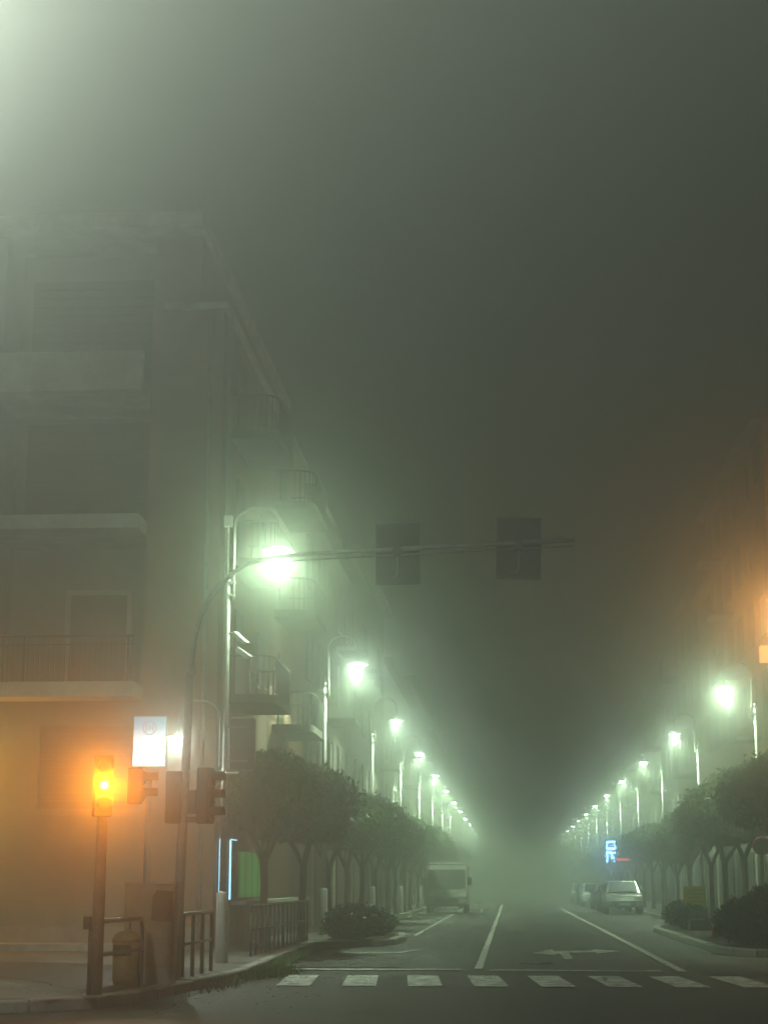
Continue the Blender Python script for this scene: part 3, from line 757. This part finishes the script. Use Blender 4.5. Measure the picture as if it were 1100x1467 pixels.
def trunk_mesh(seed, h=2.45):
    rnd = random.Random(seed); b = MB()
    lean = rnd.uniform(-.08,.08)
    f = h*.80
    b.tube([(0,0,0),(0,0,.12),(lean*.6+.03,.02,f*.35),(lean*.2-.02,0,f*.7),(lean,.02,f)], [.16,.115,.095,.09,.10], 9)
    nb = rnd.choice([3,3,4]); a0 = rnd.uniform(0,6.28)
    for k in range(nb):
        a = a0 + k*6.28/nb + rnd.uniform(-.3,.3)
        r1, r2 = rnd.uniform(.22,.34), rnd.uniform(.6,.9)
        p = [(lean,.02,f-.08),(lean+r1*math.cos(a),r1*math.sin(a),f+.42),(lean+r2*math.cos(a),r2*math.sin(a),f+1.15),(lean+(r2+.3)*math.cos(a+.2),(r2+.3)*math.sin(a+.2),f+1.7)]
        b.tube(p, [.075,.06,.04,.02], 7)
        q = Vector(p[1]); b.tube([q, q+Vector((.3*math.cos(a+1),.3*math.sin(a+1),.55)), q+Vector((.4*math.cos(a+1.3),.4*math.sin(a+1.3),1.1))], [.04,.03,.015], 6)
    return b.mesh('trunk', M_BARK)
trunks = [trunk_mesh(i+3) for i in range(4)]
def tree(x, y, label, group, sc_=1.0, cr=(1,1,1), h=2.0, rz=0, k=0, name='pruned_street_tree'):
    e = empty(name, (x, y, KH), rz, label, 'tree', group)
    place(trunks[k%4], 'trunk', e, (0,0,0), (0,0,0), (sc_, sc_, sc_))
    place(crowns[k%3], 'crown', e, (0,0,3.42*sc_), (0,0,k*1.3), (cr[0]*sc_, cr[1]*sc_, cr[2]*sc_))
    return e
random.seed(11)
tl_data = [(-5.62,40.6,.92,(.82,.85,1.0),'nearest left tree, leaning fork trunk inside the long railing'),
 (-5.34,45.6,1.0,(1.02,1.0,1.12),'left tree with the widest dark crown, beside the round bush'),
 (-5.5,53.9,1.0,(1.0,1,1.0),'third tree in the left row, beside the second lamp'),
 (-5.4,59.3,1.0,(1.05,1,1.05),'fourth tree in the left row'),
 (-5.4,64.8,.98,(1,1.05,1),'fifth tree in the left row'),
 (-5.5,72.6,1.0,(1,1,1.05),'sixth tree in the left row, beyond the third lamp'),
 (-5.4,78.5,1.0,(1.1,1,1),'seventh tree in the left row')]
for i in range(13): tl_data.append((-5.4+random.uniform(-.1,.1), 84.3+i*6.4, random.uniform(.92,1.05), (1,1,random.uniform(.9,1.1)), ORD[i+7] + ' tree in the left row counted from the railing, pale with fog'))
for i, (x, y, s, c, l) in enumerate(tl_data):
    tree(x, y, l, 'pruned trees along the left pavement', s*1.06*random.choice([.93,1,1.04]), c, rz=random.uniform(0,6), k=i)
tr_data = [(8.1,54.0,1.12,(1.0,1,1.05),'nearest right tree, its crown cut by the picture edge'),
 (8.15,62.8,1.12,(.95,1,1.1),'second right tree, behind the big dark bush'),
 (8.1,68.2,1.08,(.9,1,1.1),'third right tree, its forked trunk right of the yellow board'),
 (8.2,73.9,1.05,(.9,1,1),'fourth right tree, above the yellow board'),
 (8.1,81.5,1.0,(.9,1,1),'fifth right tree, near the string of blue lights')]
for i in range(12): tr_data.append((8.1+random.uniform(-.1,.1), 88+i*7.0, random.uniform(.85,1.0), (.9,1,random.uniform(.9,1.1)), ORD[i+5] + ' tree in the right row counted from the picture edge, pale with fog'))
for i, (x, y, s, c, l) in enumerate(tr_data):
    tree(x, y, l, 'pruned trees along the right pavement', s*1.06, c, rz=random.uniform(0,6), k=i+1)

bushm = [leaf_cloud('foliage', 8000, (.84,.74,.58), 40+i, .056, M_BUSH, bottom=-.9, shell=.35, lumps=8) for i in range(2)]
def bush(x, y, s, label, k=0, z=.5):
    e = empty('garden_bush', (x, y, KH), k*1.1, label, 'bush', 'low bushes in the planting beds')
    place(bushm[k%2], 'foliage', e, (0,0,z*s[2]), (0,0,0), s)
    b = MB()
    for i in range(5):
        a = i*1.26+k; b.tube([(0,0,0),(.25*math.cos(a),.25*math.sin(a),.5*s[2])], [.025,.012], 5)
    b.build('stem', M_BARK, e)
bush(-4.05,46.9,(1.15,1.0,.84),'round dark bush at the kerb, beside the railing end on the left',0)
bush(-3.75,50.2,(.8,.9,.62),'low sprawling bush just beyond the round dark bush on the left',1)
bush(-4.0,53.3,(.7,.8,.5),'smallest low bush at the far tip of the left bed',0)
bush(5.75,43.6,(1.15,1.3,1.05),'big dark bush filling the bottom right bed',1)
bush(6.6,44.8,(1.3,1.3,1.3),'taller dark bush behind the big one, at the right edge',0)
bush(5.7,57.5,(.8,.8,.75),'small bush beside the yellow board on the right',1)
bush(5.9,61.4,(.95,.8,.8),'small bush behind the yellow board on the right',0)
bush(6.5,53.8,(.7,.8,.62),'small bush between the red post and the right trees',1)

# grass and weeds in the gutter, fallen leaves
def blades(name, spots, m, label, h=(.05,.16)):
    rng = random.Random(9); b = MB()
    for (x, y, sx, sy, n) in spots:
        for i in range(n):
            px = x + rng.gauss(0,sx); py = y + rng.gauss(0,sy); a = rng.uniform(0,6.28); hh = rng.uniform(*h)
            w = rng.uniform(.006,.014); dx, dy = w*math.cos(a), w*math.sin(a); lx, ly = rng.gauss(0,.05), rng.gauss(0,.05)
            b.quad((px-dx,py-dy,0),(px+dx,py+dy,0),(px+lx+dx*.3,py+ly+dy*.3,hh),(px+lx-dx*.3,py+ly-dy*.3,hh))
    o = b.build(name, m); tag(o, label, 'grass', kind='stuff'); return o
blades('gutter_grass', [(-4.25,31.9,.16,.55,2200),(-4.35,30.4,.08,.3,260),(-4.55,34.5,.06,1.0,260),(-4.6,38,.05,2.0,300),(-4.5,28,.12,1.0,160),(-4.7,43,.05,2,220)], M_GRASS, 'bright green weeds growing in the gutter along the left kerb')
b = MB(); rng = random.Random(4)
for i in range(900):
    x = -4.5 + abs(rng.gauss(0,.7)); y = rng.uniform(22,46); a = rng.uniform(0,6.28); s = rng.uniform(.015,.04)
    if i % 3 == 0: x = -5.6 + rng.gauss(0,1.2); y = rng.uniform(23.5,34); 
    z = .006 if x > -4.5 else KH+.014
    c_, s_ = math.cos(a)*s, math.sin(a)*s
    b.quad((x-c_,y-s_,z),(x+s_*.5,y-c_*.5,z+.006),(x+c_,y+s_,z+.012),(x-s_*.5,y+c_*.5,z+.002))
tag(b.build('fallen_leaves', M_FALLEN), 'dry leaves scattered on the gutter and near left pavement', 'leaves', kind='stuff')

# ================================================================== RIGHT SIDE THINGS
# round sign on the nearest right lamp post
rs = empty('round_sign', (8.15,58.45,2.75), 0, 'round red rimmed road sign on the right lamp post', 'sign')
MB().tube([(0,0,0),(0,.012,0)], .30, 24).build('disc', M_SIGNBK, rs, smooth=True)
rim = [(.27*math.cos(2*math.pi*k/24),-.006,.27*math.sin(2*math.pi*k/24)) for k in range(25)]
MB().tube(rim, .035, 6, caps=False).build('rim', M_RED, rs)
MB().cbox((0,.05,.0),(.05,.07,.3)).build('bracket', M_GALV, rs)
# yellow works board on a stand
yb = empty('yellow_notice_board', (5.95,58.2,KH), R(4), 'tilted yellow notice board on a dark stand by the right bed', 'notice board')
MB().box(-.36,.36,-.02,.02,.70,1.35).build('board', M_YEL, yb, bevel=.006); yb.children[0].rotation_euler = (0,R(-2),0)
for z, w_ in ((1.22,.26),(1.10,.30),(.98,.22),(.86,.28)):
    MB().box(-w_,w_,-.026,-.021,z-.018,z+.018).build('faded_line', mat('faded_print', (.30,.27,.05), .7), yb)
for x in (-.34,.34): MB().box(x-.025,x+.025,-.015,.025,0,.70).build('leg', M_DARKM, yb)
MB().box(-.45,.45,-.25,.25,0,.12).build('foot', M_RUB, yb, bevel=.01)
# crates of rubble: low dark box planter with bags beside board
pl = empty('low_planter', (6.35,56.2,KH), R(3), 'low dark planter box in front of the yellow board', 'planter')
MB().box(-.85,.85,-.3,.3,0,.34).build('box', M_DARKM, pl, bevel=.02)
MB().box(-.80,.80,-.25,.25,.341,.36).build('soil', M_SOIL, pl)
rp_ = empty('red_post', (5.42,48.6,KH), 0, 'short orange red post in front of the right bush', 'post')
MB().tube([(0,0,.04),(0,0,.5),(0,0,.56)], [.06,.055,.02], 12).build('post', M_ORANGEP, rp_, smooth=True)
MB().tube([(0,0,0),(0,0,.05)], .13, 12).build('base', M_RUB, rp_)
MB().tube([(0,0,.36),(0,0,.42)], .062, 12).build('white_band', M_WHITEP, rp_)
# orange lantern on the ochre block
ln = empty('wall_lantern', (10.5,70.9,10.62), 0, 'glowing orange lantern on the ochre wall at the right edge', 'lantern')
MB().box(-.36,.02,-.2,.2,-.36,.30).build('glass', E_ORNG, ln, bevel=.03)
MB().prism([(-.42,.30),(.04,.30),(-.1,.44),(-.28,.44)], 'y', -.25, .25).build('cap', M_DARKM, ln)
MB().box(.02,.1,-.05,.05,-.2,.2).build('bracket', M_DARKM, ln)
light('lantern_light', 'POINT', (.6,-2.2,1.2), 1900, (1,.40,.12), ln, size=.2)

# sodium wall lamp further along the front wall, just left of the photograph; its orange wash reaches into view
wl = empty('wall_lamp', (-13.4,39.9,4.3), 0, 'orange sodium wall lamp on the ground floor front, just outside the photograph on the left', 'wall lamp')
MB().box(-.05,.05,-.55,.0,-.03,.03).build('bracket', M_DARKM, wl)
MB().prism([(-.22,0),(.22,0),(.12,.14),(-.12,.14)], 'y', -.75, -.45).build('lamp_head', M_DARKM, wl)
MB().box(-.15,.15,-.72,-.48,-.05,-.002).build('glass', E_ORNG, wl)
light('wall_lamp_light', 'POINT', (0,-.62,-.16), 650, (1,.42,.04), wl, size=.08)

# pharmacy-like blue signs (unreadable in the fog)
def led_sign(x, y, z, w, h, mb, label, name='blue_led_sign', bars=None, frame=M_DARKM, back=None):
    e = empty(name, (x, y, z), 0, label, 'sign')
    MB().box(-w/2-.04,w/2+.04,.0,.1,-h/2-.04,h/2+.04).build('case', frame, e)
    for (a, b_, c_, d_) in bars:
        MB().box(a*w,b_*w,-.015,-.001,c_*h,d_*h).build('led_stroke', mb, e)
    MB().box(-w/2,-w/2+.05,.1,1.0,-.05,.05).build('bracket', M_DARKM, e)
    return e
led_sign(6.7,119,3.6,.75,1.5,emis('bright_blue_led', (.16,.46,1.0), 34),'brightest blue white lettered sign above the parked cars',
   bars=[(-.4,.4,.38,.46),(-.4,-.3,.12,.38),(.3,.4,.12,.38),(-.4,.4,.10,.17),(-.4,.35,-.08,-.02),(-.4,-.3,-.46,-.02),(.0,.1,-.3,-.02),(.1,.4,-.3,-.24),(.2,.4,-.46,-.38)])
light('sign_glow', 'POINT', (6.5,117.8,3.6), 420, (.2,.45,1), None, size=.3)
bpy.data.objects['sign_glow'].parent = bpy.data.objects['blue_led_sign']; bpy.data.objects['sign_glow'].location = (-.1,-.9,0)
led_sign(8.35,110,3.75,.6,.6,E_BLUE,'small blue arrow like sign right of the bright lettered sign', bars=[(-.4,.1,-.08,.08),(.1,.25,-.45,.45),(-.1,.1,.1,.3)])
led_sign(8.75,90,3.45,.62,.55,E_BLUE,'blue square sign above the vertical string of blue lights', bars=[(-.42,-.3,-.4,.4),(-.15,-.03,-.4,.4),(.1,.2,-.4,.4),(.3,.42,-.4,.4),(-.42,.42,.4,.48),(-.42,.42,-.48,-.4)])
led_sign(7.3,112,3.0,1.5,.35,E_REDL,'faint red strip sign between the blue signs', name='red_strip_sign', bars=[(-.45,.45,-.2,.2)])
ds = empty('light_string', (8.85,89.5,KH), 0, 'vertical string of small blue lights ending in an orange one', 'light string')
MB().tube([(0,.04,0),(0,.04,3.1)], .04, 8).build('post', M_DARKM, ds)
for k in range(11): MB().cbox((0,-.02,1.15+k*.165),(.07,.06,.075)).build('bulb', E_DOT if k not in (9,) else E_REDL, ds)
MB().cbox((0,-.02,.92),(.10,.06,.12)).build('bulb', E_ORNG, ds)
# low pedestrian lamps on the right pavement
for (x, y, h, l) in ((9.2,98,4.0,'low footway lamp behind the blue square sign'),(7.6,115,3.9,'low footway lamp beside the bright lettered sign')):
    e = empty('footway_lamp', (x, y, KH), 0, l, 'lamp')
    MB().tube([(0,0,0),(0,0,h)], [.06,.04], 8).build('pole', M_GALV, e)
    MB().prism([(-.3,-.03),(.3,-.03),(.15,.08),(-.15,.08)], 'y', -.15, .15).build('lamp_head', M_WHITEP, e, loc=(0,0,h+.04))
    MB().cbox((0,0,h-.03),(.4,.2,.03)).build('diffuser', E_WHITEB, e)
    light('footway_light', 'SPOT', (0,0,h-.1), 70, (.8,1,.9), e, size=.1, cone=150)

# ---- vehicles
wheel_t = MB().tube([(-.10,0,0),(-.09,0,0),(.09,0,0),(.10,0,0)], [.28,.32,.32,.28], 18).mesh('tyre', M_RUB)
wheel_r = MB().tube([(-.105,0,0),(-.09,0,0),(.09,0,0),(.105,0,0)], [.05,.2,.2,.05], 12).mesh('rim', M_GALV)
def make_car(m, label, group='cars parked on the right'):
    e = empty('parked_car', (0,0,0), 0, label, 'car', group)
    W_ = .88
    lower = [(-2.05,.32),(-2.1,.62),(-2.02,.86),(-1.1,.98),(1.35,1.0),(2.0,.95),(2.08,.6),(2.02,.32)]
    MB().prism(lower, 'x', -W_, W_).build('body', m, e, bevel=.07)
    b = MB()
    low = [(-1.25,.97),(1.85,.99)]; top = [(-.45,1.50),(1.35,1.52)]
    V = [(-W_+.03,low[0][0],low[0][1]),(W_-.03,low[0][0],low[0][1]),(W_-.03,low[1][0],low[1][1]),(-W_+.03,low[1][0],low[1][1]),
         (-W_+.2,top[0][0],top[0][1]),(W_-.2,top[0][0],top[0][1]),(W_-.2,top[1][0],top[1][1]),(-W_+.2,top[1][0],top[1][1])]
    b.v = V; b.f = [(0,3,2,1),(4,5,6,7),(0,1,5,4),(1,2,6,5),(2,3,7,6),(3,0,4,7)]
    b.build('cabin', m, e, bevel=.06)
    MB().quad((-.70,-1.20,1.02),(.70,-1.20,1.02),(.60,-.54,1.47),(-.60,-.54,1.47)).build('windscreen', M_GLASS, e, loc=(0,-.03,.02))
    for s in (-1,1):
        MB().quad((s*.862,-1.0,1.04),(s*.862,1.5,1.05),(s*.71,1.2,1.45),(s*.71,-.5,1.44)).build('side_window', M_GLASS, e, loc=(s*.02,0,0))
        MB().box(s*.60-.16,s*.60+.16,-2.10,-2.0,.66,.80).build('headlight', E_WARM if False else M_WHITEP, e, bevel=.02)
        MB().box(s*.68-.12,s*.68+.12,2.02,2.09,.70,.92).build('tail_light', M_TAIL, e)
        MB().box(min(s*.9,s*1.08),max(s*.9,s*1.08),-.95,-.8,.98,1.12).build('wing_mirror', m, e, bevel=.02)
        for y in (-1.28,1.30):
            w_ = place(wheel_t, 'wheel', e, (s*.80,y,.32)); place(wheel_r, 'rim', w_, (0,0,0))
    MB().box(-.5,.5,-2.13,-2.08,.36,.55).build('grille', M_BLACK, e)
    MB().box(-.26,.26,-2.145,-2.131,.42,.53).build('number_plate', M_WHITEP, e)
    return e
c1 = make_car(M_CARS, 'silver car parked nearest on the right, its roof catching the lamp light')
c1.location = (5.75,93.5,0); c1.scale = (1.08,1.05,1.1)
c2 = make_car(M_CARD, 'dark car parked behind the silver one on the right'); c2.location = (5.75,101,0)
c3 = copy_tree(c2); c3.location = (5.8,110,0); c3['label'] = 'second dark car in the right hand row, under the bright lettered sign'
c4 = make_car(M_CARW, 'pale car farther back in the right hand row'); c4.location = (5.6,121,0)
c5 = copy_tree(c2); c5.location = (5.7,131,0); c5['label'] = 'last dark car visible in the right hand row'
c6 = copy_tree(c4); c6.location = (5.7,144,0); c6['label'] = 'pale car lost in the fog at the end of the right hand row'
van = empty('parked_van', (-3.35,96.5,0), 0, 'large grey boxy van standing in the left lane', 'van')
prof = [(-2.7,.40),(-2.78,.9),(-2.72,1.25),(-2.35,2.25),(-2.1,2.52),(2.7,2.55),(2.75,.40)]
MB().prism(prof, 'x', -1.08, 1.08).build('body', mat('matt_grey_van_paint', (.38,.39,.36), .7, 0, var=.1, scale=3, spec=.2), van, bevel=.08)
MB().quad((-1.0,-2.72,1.28),(1.0,-2.72,1.28),(.96,-2.37,2.26),(-.96,-2.37,2.26)).build('windscreen', M_GLASS, van, loc=(0,-.03,.0))
MB().box(-.95,.95,-2.2,-1.7,2.555,2.62).build('roof_strip', M_WHITEP, van, bevel=.02)  # white strip drawn for the pale line along the roof
MB().box(-.6,.6,-2.84,-2.785,.55,.80).build('grille', M_BLACK, van)
MB().box(-1.06,1.06,-2.86,-2.70,.36,.52).build('bumper', M_DARKM, van, bevel=.02)
for s in (-1,1):
    MB().box(s*.85-.16,s*.85+.16,-2.82,-2.75,.86,1.04).build('headlight', M_WHITEP, van, bevel=.02)
    MB().box(min(s*1.09,s*1.32),max(s*1.09,s*1.32),-2.3,-2.15,1.45,1.85).build('wing_mirror', M_DARKM, van, bevel=.02)
    MB().box(s*1.083-.004,s*1.083+.004,-2.1,-1.2,1.4,2.15).build('side_window', M_GLASS, van)
    for y in (-1.75,1.75):
        w_ = place(wheel_t, 'wheel', van, (s*.98,y,.34), (0,0,0), (1.1,1.1,1.1)); place(wheel_r, 'rim', w_, (0,0,0))
l1 = copy_tree(c2); l1.location = (-3.9,112,0); tag(l1, 'dark car parked behind the grey van on the left', group='cars parked on the left')

# ================================================================== THE FOG
hz = MB().box(-62, 62, -25, 330, -1.2, 21.5).build('haze', None)
tag(hz, kind='stuff'); hz['label'] = 'thick night fog filling the street'
m = bpy.data.materials.new('fog'); m.use_nodes = True; nt = m.node_tree
nt.nodes.remove(nt.nodes['Principled BSDF'])
add = nt.nodes.new('ShaderNodeAddShader')
for k, (d, gg) in enumerate(((FOG_DENSITY*(1-HALO_SHARE), FOG_ANISO), (FOG_DENSITY*HALO_SHARE, FOG_HALO))):
    vol = nt.nodes.new('ShaderNodeVolumePrincipled')
    vol.inputs['Color'].default_value = (0.88, 0.97, 0.86, 1)
    vol.inputs['Density'].default_value = d
    vol.inputs['Anisotropy'].default_value = gg
    nt.links.new(vol.outputs['Volume'], add.inputs[k])
nt.links.new(add.outputs[0], nt.nodes['Material Output'].inputs['Volume'])
hz.data.materials.append(m)
